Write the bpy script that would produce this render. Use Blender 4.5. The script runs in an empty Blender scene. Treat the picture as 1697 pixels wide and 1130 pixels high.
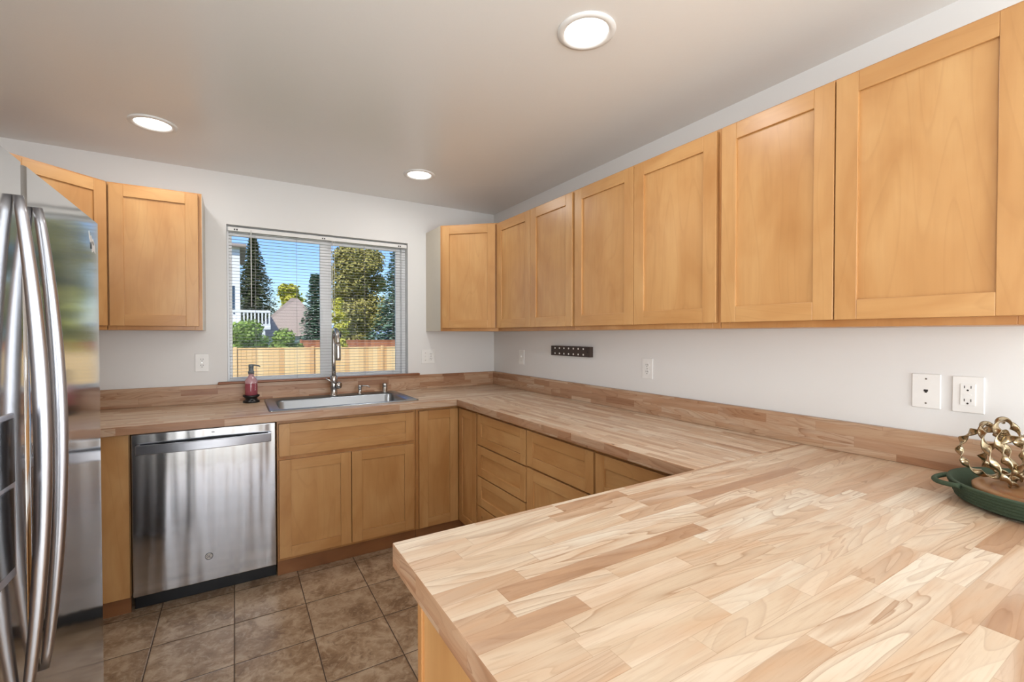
import bpy, bmesh, math, random
from mathutils import Vector, Matrix
S = bpy.context.scene; COL = S.collection
PI = math.pi
# ---------------------------------------------------------------- camera
YAW = math.atan2(458.5, 750.0); PIT = math.atan2(-11.0, 750.0)
cd = bpy.data.cameras.new('camera'); cam = bpy.data.objects.new('camera', cd); COL.objects.link(cam)
cam.location = (-1.999, -3.584, 1.3625)
cam.rotation_euler = (PI/2 + PIT, 0, -YAW)
cd.sensor_width = 36.0; cd.lens = 36.0*750.0/1697.0; cd.clip_start = 0.02; cd.clip_end = 400
S.camera = cam
# ---------------------------------------------------------------- colour management
S.view_settings.view_transform = 'Standard'; S.view_settings.look = 'None'
S.view_settings.exposure = 0.0; S.view_settings.gamma = 1.0; S.view_settings.use_curve_mapping = False
# ---------------------------------------------------------------- sky, sun, added room fill
W = bpy.data.worlds.new('world'); S.world = W; W.use_nodes = True
wn = W.node_tree.nodes; wl = W.node_tree.links; wn.clear()
sky = wn.new('ShaderNodeTexSky'); sky.sky_type = 'NISHITA'; sky.sun_disc = False
sky.sun_elevation = math.radians(48); sky.sun_rotation = math.radians(200); sky.air_density = 1.3; sky.dust_density = 0.2; sky.ozone_density = 3.0
bg = wn.new('ShaderNodeBackground'); bg.inputs['Strength'].default_value = 0.15
wo = wn.new('ShaderNodeOutputWorld'); tint = wn.new('ShaderNodeMix'); tint.data_type = 'RGBA'; tint.blend_type = 'MULTIPLY'; tint.inputs[0].default_value = 1.0
tint.inputs[7].default_value = (0.72, 0.90, 1.25, 1); wl.new(sky.outputs[0], tint.inputs[6]); wl.new(tint.outputs[2], bg.inputs['Color']); wl.new(bg.outputs[0], wo.inputs['Surface'])

def light(name, typ, loc, rot, energy, color=(1, 1, 1), **kw):
    d = bpy.data.lights.new(name, typ); d.energy = energy; d.color = color
    for k, v in kw.items(): setattr(d, k, v)
    o = bpy.data.objects.new(name, d); COL.objects.link(o); o.location = loc; o.rotation_euler = rot
    return o
# sun from behind the house, high in the south-west
light('sun', 'SUN', (-6, -10, 12), (math.radians(42), 0, math.radians(-32)), 4.2, (1.0, 0.95, 0.86), angle=0.01)
# fill lights added at invented rear, side and left windows; two tilt upward
light('fill_rear', 'AREA', (-1.55, -7.38, 1.15), (PI/2+0.5, 0, 0), 135, (0.93, 0.97, 1.0), shape='RECTANGLE', size=2.1, size_y=2.1)
light('fill_side', 'AREA', (-0.08, -5.6, 1.45), (PI/2, 0, PI/2), 60, (0.95, 0.97, 1.0), shape='RECTANGLE', size=1.8, size_y=1.3)
light('fill_left', 'AREA', (-5.5, -5.4, 1.3), (PI/2+0.5, 0, -PI/2), 130, (0.97, 0.98, 1.0), shape='RECTANGLE', size=2.0, size_y=2.0)

FL = -0.04     # floor level
CE = 2.44      # ceiling
CT = 0.914     # counter top
# ================================================================ node helpers
def new_mat(name):
    m = bpy.data.materials.new(name); m.use_nodes = True
    nt = m.node_tree; b = nt.nodes['Principled BSDF']
    return m, nt, b
class N:
    def __init__(s, nt): s.nt = nt
    def n(s, t, **kw):
        x = s.nt.nodes.new('ShaderNode' + t)
        for k, v in kw.items(): setattr(x, k, v)
        return x
    def put(s, sock, v):
        if isinstance(v, (int, float)): sock.default_value = v
        elif isinstance(v, (tuple, list)): sock.default_value = v
        else: s.nt.links.new(v, sock)
    def m(s, op, a, b=0.0, c=None):
        x = s.n('Math', operation=op); s.put(x.inputs[0], a); s.put(x.inputs[1], b)
        if c is not None: s.put(x.inputs[2], c)
        return x.outputs[0]
    def xyz(s, a, b, c):
        x = s.n('CombineXYZ'); s.put(x.inputs[0], a); s.put(x.inputs[1], b); s.put(x.inputs[2], c); return x.outputs[0]
    def mix(s, f, a, b, blend='MIX'):
        x = s.n('Mix', data_type='RGBA', blend_type=blend); s.put(x.inputs[0], f)
        for i, v in ((6, a), (7, b)):
            s.put(x.inputs[i], (v + (1,)) if isinstance(v, tuple) and len(v) == 3 else v)
        return x.outputs[2]
    def ramp(s, f, stops, interp='LINEAR'):
        x = s.n('ValToRGB'); s.put(x.inputs[0], f); r = x.color_ramp; r.interpolation = interp
        while len(r.elements) < len(stops): r.elements.new(0.5)
        for e, (p, c) in zip(r.elements, stops): e.position = p; e.color = (c[0], c[1], c[2], 1)
        return x.outputs[0]
    def noise(s, v, scale, detail=3, rough=0.5, dist=0.0):
        x = s.n('TexNoise'); s.put(x.inputs['Vector'], v); s.put(x.inputs['Scale'], scale); x.inputs['Detail'].default_value = detail
        x.inputs['Roughness'].default_value = rough; x.inputs['Distortion'].default_value = dist; return x.outputs[0]
    def bump(s, h, strength, dist=0.01):
        x = s.n('Bump'); s.put(x.inputs['Height'], h); x.inputs['Strength'].default_value = strength; x.inputs['Distance'].default_value = dist; return x.outputs[0]
    def coords(s, kind='Object'):
        t = s.n('TexCoord'); sp = s.n('SeparateXYZ'); s.nt.links.new(t.outputs[kind], sp.inputs[0])
        return t.outputs[kind], sp.outputs[0], sp.outputs[1], sp.outputs[2]
def srgb(r, g, b):
    f = lambda c: (c/255/12.92) if c/255 <= 0.04045 else ((c/255+0.055)/1.055)**2.4
    return (f(r), f(g), f(b))
def plain(name, col, rough=0.5, metal=0.0, spec=0.5, bump=None, **kw):
    m, nt, b = new_mat(name); g = N(nt)
    b.inputs['Base Color'].default_value = (*col, 1); b.inputs['Roughness'].default_value = rough; b.inputs['Metallic'].default_value = metal
    b.inputs['Specular IOR Level'].default_value = spec
    for k, v in kw.items(): b.inputs[k].default_value = v
    v, x, y, z = g.coords()
    c = g.noise(v, 35, 3)
    nt.links.new(g.mix(0.06, tuple(col), g.ramp(c, [(0.3, tuple(k*0.75 for k in col)), (0.7, tuple(min(1, k*1.2) for k in col))])), b.inputs['Base Color'])
    if bump: nt.links.new(g.bump(g.noise(v, bump[0], 4, 0.6), bump[1], bump[2]), b.inputs['Normal'])
    return m

def butcher(name, axis, w=0.043, L=0.36, dark=0.0, seed=0.0):
    """edge glued hardwood staves; axis = direction of the staves"""
    m, nt, b = new_mat(name); g = N(nt); v, x, y, z = g.coords()
    if axis == 'x': u, c = x, g.m('ADD', y, z)
    else: u, c = y, g.m('ADD', x, z)
    c = g.m('ADD', c, 20.0 + seed); u = g.m('ADD', u, 20.0)
    rowf = g.m('DIVIDE', c, w); row = g.m('FLOOR', rowf); fr = g.m('FRACT', rowf)
    w1 = g.n('TexWhiteNoise', noise_dimensions='1D'); g.put(w1.inputs['W'], g.m('ADD', row, seed*7.7 + 0.37))
    uu = g.m('ADD', g.m('DIVIDE', u, L), g.m('MULTIPLY', w1.outputs[0], 9.3))
    uu = g.m('ADD', uu, g.m('MULTIPLY', g.m('SINE', g.m('MULTIPLY', uu, 2.1)), 0.3))
    cell = g.m('FLOOR', uu); fu = g.m('FRACT', uu)
    w2 = g.n('TexWhiteNoise', noise_dimensions='3D'); g.put(w2.inputs['Vector'], g.xyz(cell, row, seed + 1.3))
    sp = g.n('SeparateColor'); nt.links.new(w2.outputs['Color'], sp.inputs[0]); r1, r2, r3 = sp.outputs[0], sp.outputs[1], sp.outputs[2]
    base = g.ramp(r1, [(0.0, srgb(229, 218, 199)), (0.3, srgb(222, 204, 180)), (0.55, srgb(216, 194, 167)), (0.75, srgb(209, 183, 156)), (0.92, srgb(197, 166, 137)), (1.0, srgb(176, 140, 112))])
    # grain: stretched noise rings, own offset per stave
    slant = g.m('MULTIPLY', g.m('SUBTRACT', r3, 0.5), 0.34)
    cc = g.m('ADD', g.m('MULTIPLY', c, 1.0), g.m('MULTIPLY', u, slant))
    p = g.xyz(g.m('ADD', g.m('MULTIPLY', u, 1.7), g.m('MULTIPLY', r2, 60.0)), g.m('ADD', g.m('MULTIPLY', cc, 15.0), g.m('MULTIPLY', r3, 40.0)), seed)
    field = g.noise(p, 1.0, 2, 0.4, 0.5)
    rings = g.m('FRACT', g.m('MULTIPLY', field, 13.0))
    line = g.ramp(rings, [(0.0, (0, 0, 0)), (0.4, (0.12, 0.12, 0.12)), (0.8, (0.5, 0.5, 0.5)), (0.93, (1, 1, 1)), (1.0, (0.0, 0.0, 0.0))])
    fine = g.noise(g.xyz(g.m('MULTIPLY', u, 12.0), g.m('MULTIPLY', c, 260.0), r2), 1.0, 3, 0.6)
    soft = g.noise(g.xyz(g.m('MULTIPLY', u, 5.0), g.m('ADD', g.m('MULTIPLY', cc, 38.0), g.m('MULTIPLY', r1, 17.0)), r3), 1.0, 3, 0.5)
    amt = g.m('MULTIPLY', g.m('ADD', g.m('MULTIPLY', r2, 0.8), 0.22), 0.8)
    c1 = g.mix(g.m('MULTIPLY', line, amt), base, srgb(156, 116, 84))
    c1 = g.mix(g.m('MULTIPLY', g.ramp(soft, [(0.42, (0, 0, 0)), (0.72, (1, 1, 1))]), 0.55), c1, srgb(206, 166, 130))
    c1 = g.mix(g.m('MULTIPLY', g.ramp(field, [(0.55, (0, 0, 0)), (0.66, (1, 1, 1))]), 0.35), c1, srgb(246, 234, 214))
    c1 = g.mix(g.m('MULTIPLY', g.ramp(fine, [(0.5, (0, 0, 0)), (0.75, (1, 1, 1))]), 0.25), c1, srgb(170, 126, 88))
    # knots
    vo = g.n('TexVoronoi'); g.put(vo.inputs['Vector'], g.xyz(g.m('MULTIPLY', u, 0.55), c, 0.0)); vo.inputs['Scale'].default_value = 5.0
    kc = g.n('SeparateColor'); nt.links.new(vo.outputs['Color'], kc.inputs[0])
    on = g.m('GREATER_THAN', kc.outputs[0], 0.62)
    kd = g.m('MULTIPLY', vo.outputs['Distance'], 1.0)
    c1 = g.mix(g.m('MULTIPLY', g.ramp(kd, [(0.0, (1, 1, 1)), (0.13, (0, 0, 0))]), g.m('MULTIPLY', on, 0.55)), c1, srgb(190, 135, 80))
    c1 = g.mix(g.m('MULTIPLY', g.ramp(kd, [(0.018, (1, 1, 1)), (0.03, (0, 0, 0))]), g.m('MULTIPLY', on, 0.85)), c1, srgb(92, 52, 26))
    # glue seams
    seam = g.m('MAXIMUM', g.m('LESS_THAN', fr, 0.022), g.m('LESS_THAN', fu, 0.0035))
    c1 = g.mix(g.m('MULTIPLY', seam, 0.38), c1, srgb(150, 108, 74))
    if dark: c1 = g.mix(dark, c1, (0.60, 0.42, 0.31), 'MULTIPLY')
    nt.links.new(c1, b.inputs['Base Color']); b.inputs['Roughness'].default_value = 0.38
    b.inputs['Specular IOR Level'].default_value = 0.45
    nt.links.new(g.bump(fine, 0.05, 0.002), b.inputs['Normal'])
    return m

def maple(name, axis, base=(196, 148, 94), dk=(178, 126, 73), lt=(207, 163, 109), rough=0.33):
    """honey stained maple; axis = grain direction in local coordinates"""
    m, nt, b = new_mat(name); g = N(nt); v, x, y, z = g.coords()
    oi = g.n('ObjectInfo'); rnd = g.m('MULTIPLY', oi.outputs['Random'], 31.0)
    if axis == 'z': p = (x, y, z)
    else: p = (z, y, x)
    P = g.xyz(g.m('ADD', p[0], rnd), g.m('ADD', p[1], rnd), g.m('MULTIPLY', p[2], 0.33))
    mott = g.noise(P, 6.0, 3, 0.55, 0.6)
    P2 = g.xyz(g.m('ADD', p[0], rnd), p[1], g.m('MULTIPLY', p[2], 0.06))
    grain = g.noise(P2, 70.0, 4, 0.6, 0.2)
    P3 = g.xyz(g.m('ADD', p[0], rnd), p[1], g.m('MULTIPLY', p[2], 0.16))
    fig = g.m('FRACT', g.m('MULTIPLY', g.noise(P3, 5.0, 1, 0.4, 0.2), 12.0))
    c = g.ramp(mott, [(0.22, srgb(*dk)), (0.5, srgb(*base)), (0.78, srgb(*lt))])
    c = g.mix(g.m('MULTIPLY', g.ramp(grain, [(0.45, (0, 0, 0)), (0.7, (1, 1, 1))]), 0.12), c, srgb(*[int(k*0.9) for k in dk]))
    c = g.mix(g.m('MULTIPLY', g.ramp(fig, [(0.8, (0, 0, 0)), (0.95, (1, 1, 1)), (1.0, (0, 0, 0))]), 0.16), c, srgb(*[int(k*0.9) for k in dk]))
    bl = g.noise(g.xyz(g.m('ADD', p[0], rnd), p[1], p[2]), 2.2, 2, 0.5, 1.0)
    c = g.mix(g.m('MULTIPLY', g.ramp(bl, [(0.5, (0, 0, 0)), (0.72, (1, 1, 1))]), 0.35), c, srgb(*dk))
    nt.links.new(c, b.inputs['Base Color']); b.inputs['Roughness'].default_value = rough; b.inputs['Specular IOR Level'].default_value = 0.5
    nt.links.new(g.bump(grain, 0.04, 0.002), b.inputs['Normal'])
    return m

def steel(name, base=(0.56, 0.56, 0.57), rough=0.2, aniso=0.0, wave=None, brush=None, rot=0.0):
    m, nt, b = new_mat(name); g = N(nt); v, x, y, z = g.coords()
    b.inputs['Metallic'].default_value = 1.0; b.inputs['Anisotropic'].default_value = aniso; b.inputs['Anisotropic Rotation'].default_value = rot
    st = g.noise(g.xyz(g.m('MULTIPLY', x, 4.0), g.m('MULTIPLY', y, 4.0), g.m('MULTIPLY', z, 900.0)) if brush == 'h' else v, 1.0 if brush == 'h' else 60.0, 2)
    nt.links.new(g.mix(g.m('MULTIPLY', st, 0.12), tuple(base), tuple(k*0.8 for k in base)), b.inputs['Base Color'])
    b.inputs['Roughness'].default_value = rough
    if aniso:
        tg = g.n('Tangent', direction_type='RADIAL', axis='Z'); nt.links.new(tg.outputs[0], b.inputs['Tangent'])
    if wave:
        sx, sy, sz, strn = wave
        h = g.noise(g.xyz(g.m('MULTIPLY', x, sx), g.m('MULTIPLY', y, sy), g.m('MULTIPLY', z, sz)), 1.0, 1, 0.4)
        nt.links.new(g.bump(h, 1.0, strn), b.inputs['Normal'])
    return m

def paint(name, col, rough, bscale=120, bstr=0.06, spec=0.35):
    m, nt, b = new_mat(name); g = N(nt); v, x, y, z = g.coords()
    c = g.mix(g.m('MULTIPLY', g.noise(v, 1.3, 2), 0.25), tuple(col), tuple(k*0.96 for k in col))
    nt.links.new(c, b.inputs['Base Color']); b.inputs['Roughness'].default_value = rough; b.inputs['Specular IOR Level'].default_value = spec
    nt.links.new(g.bump(g.noise(v, bscale, 3, 0.6), bstr, 0.004), b.inputs['Normal'])
    return m

def tile_mat():
    m, nt, b = new_mat('floor_tile'); g = N(nt); v, x, y, z = g.coords()
    T = 0.3178; X0 = -2.0134 + T*20; Y0 = -1.028 + T*40
    ux = g.m('DIVIDE', g.m('ADD', x, 2.0134 + T*20), T); uy = g.m('DIVIDE', g.m('ADD', y, 1.028 + T*40), T)
    fx = g.m('ABSOLUTE', g.m('SUBTRACT', g.m('FRACT', g.m('ADD', ux, 0.5)), 0.5)); fy = g.m('ABSOLUTE', g.m('SUBTRACT', g.m('FRACT', g.m('ADD', uy, 0.5)), 0.5))
    d = g.m('MINIMUM', fx, fy); grout = g.m('LESS_THAN', d, 0.0068)
    wnn = g.n('TexWhiteNoise', noise_dimensions='2D'); g.put(wnn.inputs['Vector'], g.xyz(g.m('FLOOR', ux), g.m('FLOOR', uy), 0.0))
    off = g.m('MULTIPLY', wnn.outputs[0], 50.0)
    P = g.xyz(g.m('ADD', x, off), g.m('ADD', y, off), 0.0)
    n1 = g.noise(P, 7.0, 6, 0.62, 0.8); n2 = g.noise(P, 28.0, 5, 0.65, 1.2)
    c = g.ramp(n1, [(0.32, srgb(122, 97, 74)), (0.45, srgb(150, 124, 98)), (0.55, srgb(172, 148, 122)), (0.68, srgb(196, 176, 152))])
    c = g.mix(g.m('MULTIPLY', g.ramp(n2, [(0.5, (0, 0, 0)), (0.62, (1, 1, 1))]), 0.5), c, srgb(200, 182, 158))
    c = g.mix(g.m('MULTIPLY', g.ramp(n2, [(0.34, (1, 1, 1)), (0.44, (0, 0, 0))]), 0.55), c, srgb(108, 84, 64))
    c = g.mix(g.m('MULTIPLY', wnn.outputs[0], 0.14), c, srgb(120, 98, 78))
    c = g.mix(grout, c, srgb(78, 64, 54))
    nt.links.new(c, b.inputs['Base Color'])
    nt.links.new(g.m('ADD', g.m('MULTIPLY', grout, 0.4), 0.36), b.inputs['Roughness'])
    h = g.m('ADD', g.m('MULTIPLY', g.ramp(d, [(0.0, (0, 0, 0)), (0.02, (1, 1, 1))]), 1.0), g.m('MULTIPLY', n2, 0.12))
    nt.links.new(g.bump(h, 0.5, 0.003), b.inputs['Normal'])
    return m

def fence_mat(name, cols, axis='x', w=0.14):
    m, nt, b = new_mat(name); g = N(nt); v, x, y, z = g.coords()
    cell = g.m('FLOOR', g.m('DIVIDE', x if axis == 'x' else z, w))
    wnn = g.n('TexWhiteNoise', noise_dimensions='1D'); g.put(wnn.inputs['W'], cell)
    c = g.ramp(wnn.outputs[0], [(0.0, srgb(*cols[0])), (0.5, srgb(*cols[1])), (1.0, srgb(*cols[2]))])
    gr = g.noise(g.xyz(g.m('MULTIPLY', x, 30.0), y, z), 1.5, 3)
    c = g.mix(g.m('MULTIPLY', gr, 0.4), c, srgb(*cols[2]))
    nt.links.new(c, b.inputs['Base Color']); b.inputs['Roughness'].default_value = 0.8
    return m
def leaf_mat(name, a, c_):
    m, nt, b = new_mat(name); g = N(nt); v, x, y, z = g.coords()
    n = g.noise(v, 2.4, 3)
    ge = g.n('NewGeometry')
    c = g.mix(g.m('MULTIPLY', g.m('ADD', ge.outputs['Random Per Island'], n), 0.5), srgb(*a), srgb(*c_))
    nt.links.new(c, b.inputs['Base Color']); b.inputs['Roughness'].default_value = 0.6
    b.inputs['Specular IOR Level'].default_value = 0.25
    return m
def glass_mat(name, tint=(1, 1, 1), refl=0.05):
    m = bpy.data.materials.new(name); m.use_nodes = True; nt = m.node_tree; nt.nodes.clear(); g = N(nt)
    t = g.n('BsdfTransparent'); t.inputs[0].default_value = (*tint, 1)
    gl = g.n('BsdfGlossy'); gl.inputs['Roughness'].default_value = 0.02
    fr = g.n('Fresnel'); fr.inputs[0].default_value = 1.10
    mx = g.n('MixShader'); nt.links.new(fr.outputs[0], mx.inputs[0]); nt.links.new(t.outputs[0], mx.inputs[1]); nt.links.new(gl.outputs[0], mx.inputs[2])
    o = g.n('OutputMaterial'); nt.links.new(mx.outputs[0], o.inputs[0]); return m
def emit_mat(name, col, s):
    m, nt, b = new_mat(name); b.inputs['Emission Color'].default_value = (*col, 1); b.inputs['Emission Strength'].default_value = s
    b.inputs['Base Color'].default_value = (*col, 1); return m

M = {}
M['wall'] = paint('wall_paint', srgb(228, 227, 225), 0.55, 160, 0.05)
M['ceiling'] = paint('ceiling_paint', srgb(240, 239, 236), 0.26, 90, 0.08, 0.5)
M['white_trim'] = plain('white_trim', srgb(236, 235, 232), 0.4)
M['vinyl'] = plain('white_vinyl', srgb(248, 248, 248), 0.35)
M['floor'] = tile_mat()
M['carpet'] = plain('pale_carpet', srgb(226, 222, 214), 0.95, bump=(300, 0.3, 0.004))
M['maple_v'] = maple('maple_vertical', 'z'); M['maple_h'] = maple('maple_horizontal', 'x')
M['maple_box'] = maple('maple_frame', 'z', (188, 136, 82), (168, 112, 62), (202, 152, 98))
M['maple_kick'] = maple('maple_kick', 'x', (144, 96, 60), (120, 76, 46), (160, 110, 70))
M['laminate'] = plain('pale_laminate', srgb(206, 196, 178), 0.3)
M['bb_x'] = butcher('butcher_block_across', 'x', 0.043, 0.34)
M['bb_back'] = butcher('butcher_block_window_run', 'x', 0.03, 0.30, 0.12, 3.1)
M['bb_y'] = butcher('butcher_block_wall_run', 'y', 0.028, 0.34, 0.06, 1.7)
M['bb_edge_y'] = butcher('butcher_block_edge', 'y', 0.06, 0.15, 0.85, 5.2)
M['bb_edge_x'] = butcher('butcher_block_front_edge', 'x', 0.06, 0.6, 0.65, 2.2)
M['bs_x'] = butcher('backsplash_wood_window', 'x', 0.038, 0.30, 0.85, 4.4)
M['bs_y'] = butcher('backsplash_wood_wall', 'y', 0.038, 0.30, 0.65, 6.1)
M['sill'] = plain('stained_sill', srgb(138, 88, 56), 0.4)
M['steel_dw'] = steel('brushed_steel_front', (0.53, 0.54, 0.565), 0.16, 0.8, (12, 1, 0.7, 0.008), 'h')
M['steel_fridge'] = steel('polished_steel_door', (0.66, 0.665, 0.67), 0.10, 0.0, (1, 1.0, 16.0, 0.0004))
M['steel'] = steel('satin_steel', (0.66, 0.66, 0.67), 0.22)
M['steel_handle'] = steel('satin_handle', (0.42, 0.425, 0.46), 0.3)
M['steel_sink'] = steel('sink_steel', (0.40, 0.44, 0.48), 0.3)
M['nickel'] = steel('brushed_nickel', (0.50, 0.48, 0.46), 0.25)
M['dark_metal'] = plain('dark_grey_enamel', srgb(70, 70, 72), 0.45)
M['black'] = plain('black_plastic', srgb(16, 16, 18), 0.35)
M['black_gloss'] = plain('black_gloss', srgb(10, 10, 12), 0.1)
M['grey_plastic'] = plain('grey_plastic', srgb(98, 106, 110), 0.4)
M['plate'] = plain('outlet_plate', srgb(236, 235, 232), 0.35)
M['slot'] = plain('outlet_slot', srgb(40, 36, 34), 0.6)
M['strip'] = plain('espresso_wood', srgb(64, 50, 42), 0.5)
M['stud'] = plain('pale_magnet', srgb(240, 238, 232), 0.3)
M['slat'] = plain('blind_rail', srgb(230, 230, 227), 0.45)
M['slat_backlit'] = plain('blind_slat_backlit', srgb(182, 180, 177), 0.5)  # backlit shade of the white slats put into a grey colour
M['glass'] = glass_mat('window_glass')
M['emit'] = emit_mat('lamp_lens', (1.0, 0.97, 0.92), 5.0)
M['tray'] = plain('green_woven', srgb(58, 74, 54), 0.8, bump=(180, 0.5, 0.003))
M['acacia'] = maple('acacia_board', 'x', (156, 112, 72), (100, 62, 38), (196, 152, 106), 0.35)
M['brass'] = steel('antique_brass', (0.46, 0.37, 0.24), 0.27)
M['pink'] = plain('pink_soap_glass', srgb(176, 92, 104), 0.08, **{'Transmission Weight': 0.35})
M['pink_pale'] = plain('pale_pink_glass', srgb(226, 182, 188), 0.08, **{'Transmission Weight': 0.45})
M['white_print'] = plain('white_print', srgb(240, 226, 228), 0.5)
M['fence'] = fence_mat('cedar_fence', ((246, 214, 160), (236, 196, 140), (214, 162, 108)))
M['fence_old'] = fence_mat('old_cedar_fence', ((196, 130, 90), (178, 112, 76), (158, 96, 66)))
M['grass'] = plain('lawn', srgb(96, 120, 56), 0.9)
M['bark'] = plain('bark', srgb(70, 56, 46), 0.9)
M['siding'] = plain('white_siding', srgb(236, 236, 234), 0.6)
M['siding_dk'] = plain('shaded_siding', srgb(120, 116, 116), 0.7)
M['shingle'] = plain('tan_shingle', srgb(176, 158, 146), 0.85, bump=(12, 0.4, 0.05))
M['blue_roof'] = plain('blue_grey_roof', srgb(160, 186, 206), 0.7)
M['house_win'] = plain('house_window', srgb(60, 78, 96), 0.15)
M['leaf_fir'] = leaf_mat('fir_needles', (74, 86, 58), (138, 146, 98))
M['leaf_blue'] = leaf_mat('blue_spruce', (78, 110, 92), (150, 178, 150))
M['leaf_olive'] = leaf_mat('olive_leaves', (128, 124, 62), (192, 180, 104))
M['leaf_yellow'] = leaf_mat('yellow_leaves', (176, 176, 56), (222, 212, 96))
M['leaf_green'] = leaf_mat('shrub_leaves', (98, 132, 54), (172, 194, 96))

# ================================================================ mesh helpers
class MB:
    def __init__(s): s.bm = bmesh.new(); s.slots = []
    def slot(s, m):
        if m not in s.slots: s.slots.append(m)
        return s.slots.index(m)
    def box(s, x0, x1, y0, y1, z0, z1, m=None, mat=None):
        vs = [s.bm.verts.new(Vector((x, y, z))) for x in (x0, x1) for y in (y0, y1) for z in (z0, z1)]
        if mat is not None:
            for v in vs: v.co = mat @ v.co
        k = s.slot(m) if m else 0
        for f in ((0, 1, 3, 2), (4, 6, 7, 5), (0, 4, 5, 1), (2, 3, 7, 6), (0, 2, 6, 4), (1, 5, 7, 3)):
            fc = s.bm.faces.new([vs[i] for i in f]); fc.material_index = k
        return s
    def poly(s, pts, z0, z1, m=None):
        k = s.slot(m) if m else 0; n = len(pts)
        a = [s.bm.verts.new((x, y, z0)) for x, y in pts]; c = [s.bm.verts.new((x, y, z1)) for x, y in pts]
        for i in range(n):
            s.bm.faces.new((a[i], a[(i+1) % n], c[(i+1) % n], c[i])).material_index = k
        s.bm.faces.new(list(reversed(a))).material_index = k; s.bm.faces.new(c).material_index = k
        return s
    def grid_slab(s, xs, ys, z0, z1, skip=(), mtop=None, medge=None, mend=None):
        kt = s.slot(mtop); ke = s.slot(medge or mtop); kn = s.slot(mend or medge or mtop)
        T = {}; B = {}
        def V(d, i, j, z):
            if (i, j) not in d: d[(i, j)] = s.bm.verts.new((xs[i], ys[j], z))
            return d[(i, j)]
        cells = [(i, j) for i in range(len(xs)-1) for j in range(len(ys)-1) if (i, j) not in skip]
        for i, j in cells:
            s.bm.faces.new((V(T, i, j, z1), V(T, i+1, j, z1), V(T, i+1, j+1, z1), V(T, i, j+1, z1))).material_index = kt
            s.bm.faces.new((V(B, i, j, z0), V(B, i, j+1, z0), V(B, i+1, j+1, z0), V(B, i+1, j, z0))).material_index = ke
            for (di, dj, a, b_, end) in ((0, -1, (0, 0), (1, 0), 0), (0, 1, (1, 1), (0, 1), 0), (-1, 0, (0, 1), (0, 0), 1), (1, 0, (1, 0), (1, 1), 1)):
                if (i+di, j+dj) not in cells:
                    p, q = (i+a[0], j+a[1]), (i+b_[0], j+b_[1])
                    s.bm.faces.new((V(B, *p, z0), V(B, *q, z0), V(T, *q, z1), V(T, *p, z1))).material_index = kn if end else ke
        return s
    def tube(s, pts, rads, seg=14, m=None, cap=True, closed=False, flat=None):
        """sweep a circle (or flat=(a,b,twist) ellipse/rectangle) along pts"""
        k = s.slot(m) if m else 0
        pts = [Vector(p) for p in pts]; n = len(pts)
        if not isinstance(rads, (list, tuple)): rads = [rads]*n
        rings = []; ref = None
        for i, p in enumerate(pts):
            if closed: t = (pts[(i+1) % n] - pts[i-1]).normalized()
            else: t = (pts[min(i+1, n-1)] - pts[max(i-1, 0)]).normalized()
            if ref is None: ref = Vector((0, 0, 1)) if abs(t.z) < 0.9 else Vector((1, 0, 0))
            u = (ref - t*ref.dot(t)).normalized(); ref = u; w = t.cross(u)
            ring = []
            for j in range(seg):
                a = 2*PI*j/seg; ca, sa = math.cos(a)*rads[i], math.sin(a)*rads[i]
                if flat:
                    ca *= flat[0]; sa *= flat[1]; th = flat[2]*i/n
                    ca, sa = ca*math.cos(th)-sa*math.sin(th), ca*math.sin(th)+sa*math.cos(th)
                ring.append(s.bm.verts.new(p + u*ca + w*sa))
            rings.append(ring)
        for i in range(n if closed else n-1):
            A, B_ = rings[i], rings[(i+1) % n]; sh = 0
            if closed and i == n-1:   # match the seam
                sh = min(range(seg), key=lambda q: (A[0].co - B_[q].co).length)
            for j in range(seg):
                f = s.bm.faces.new((A[j], A[(j+1) % seg], B_[(j+1+sh) % seg], B_[(j+sh) % seg])); f.material_index = k; f.smooth = True
        if cap and not closed:
            s.bm.faces.new(list(reversed(rings[0]))).material_index = k; s.bm.faces.new(rings[-1]).material_index = k
        return s
    def lathe(s, prof, seg=32, m=None, c=(0, 0), mats=None, sx=1.0, sy=1.0, open_=False):
        """profile of (r,z) about a vertical axis"""
        k = s.slot(m) if m else 0; rings = []
        for r, z in prof:
            rings.append([s.bm.verts.new((c[0]+r*sx*math.cos(2*PI*j/seg), c[1]+r*sy*math.sin(2*PI*j/seg), z)) for j in range(seg)])
        for i in range(len(rings)-1):
            kk = s.slot(mats[i]) if mats else k
            for j in range(seg):
                f = s.bm.faces.new((rings[i][j], rings[i][(j+1) % seg], rings[i+1][(j+1) % seg], rings[i+1][j])); f.material_index = kk; f.smooth = True
        if not open_:
            s.bm.faces.new(list(reversed(rings[0]))).material_index = k
            s.bm.faces.new(rings[-1]).material_index = (s.slot(mats[-1]) if mats else k)
        return s
    def disc(s, c, r, n, seg=20, depth=0.002, m=None):
        """small solid disc at c facing direction n"""
        k = s.slot(m) if m else 0; c = Vector(c); n = Vector(n).normalized()
        a = n.orthogonal().normalized(); b_ = n.cross(a)
        R0 = [s.bm.verts.new(c + (a*math.cos(2*PI*j/seg) + b_*math.sin(2*PI*j/seg))*r) for j in range(seg)]
        R1 = [s.bm.verts.new(v.co + n*depth) for v in R0]
        for j in range(seg): s.bm.faces.new((R0[j], R0[(j+1) % seg], R1[(j+1) % seg], R1[j])).material_index = k
        s.bm.faces.new(list(reversed(R0))).material_index = k; s.bm.faces.new(R1).material_index = k
        return s
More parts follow.
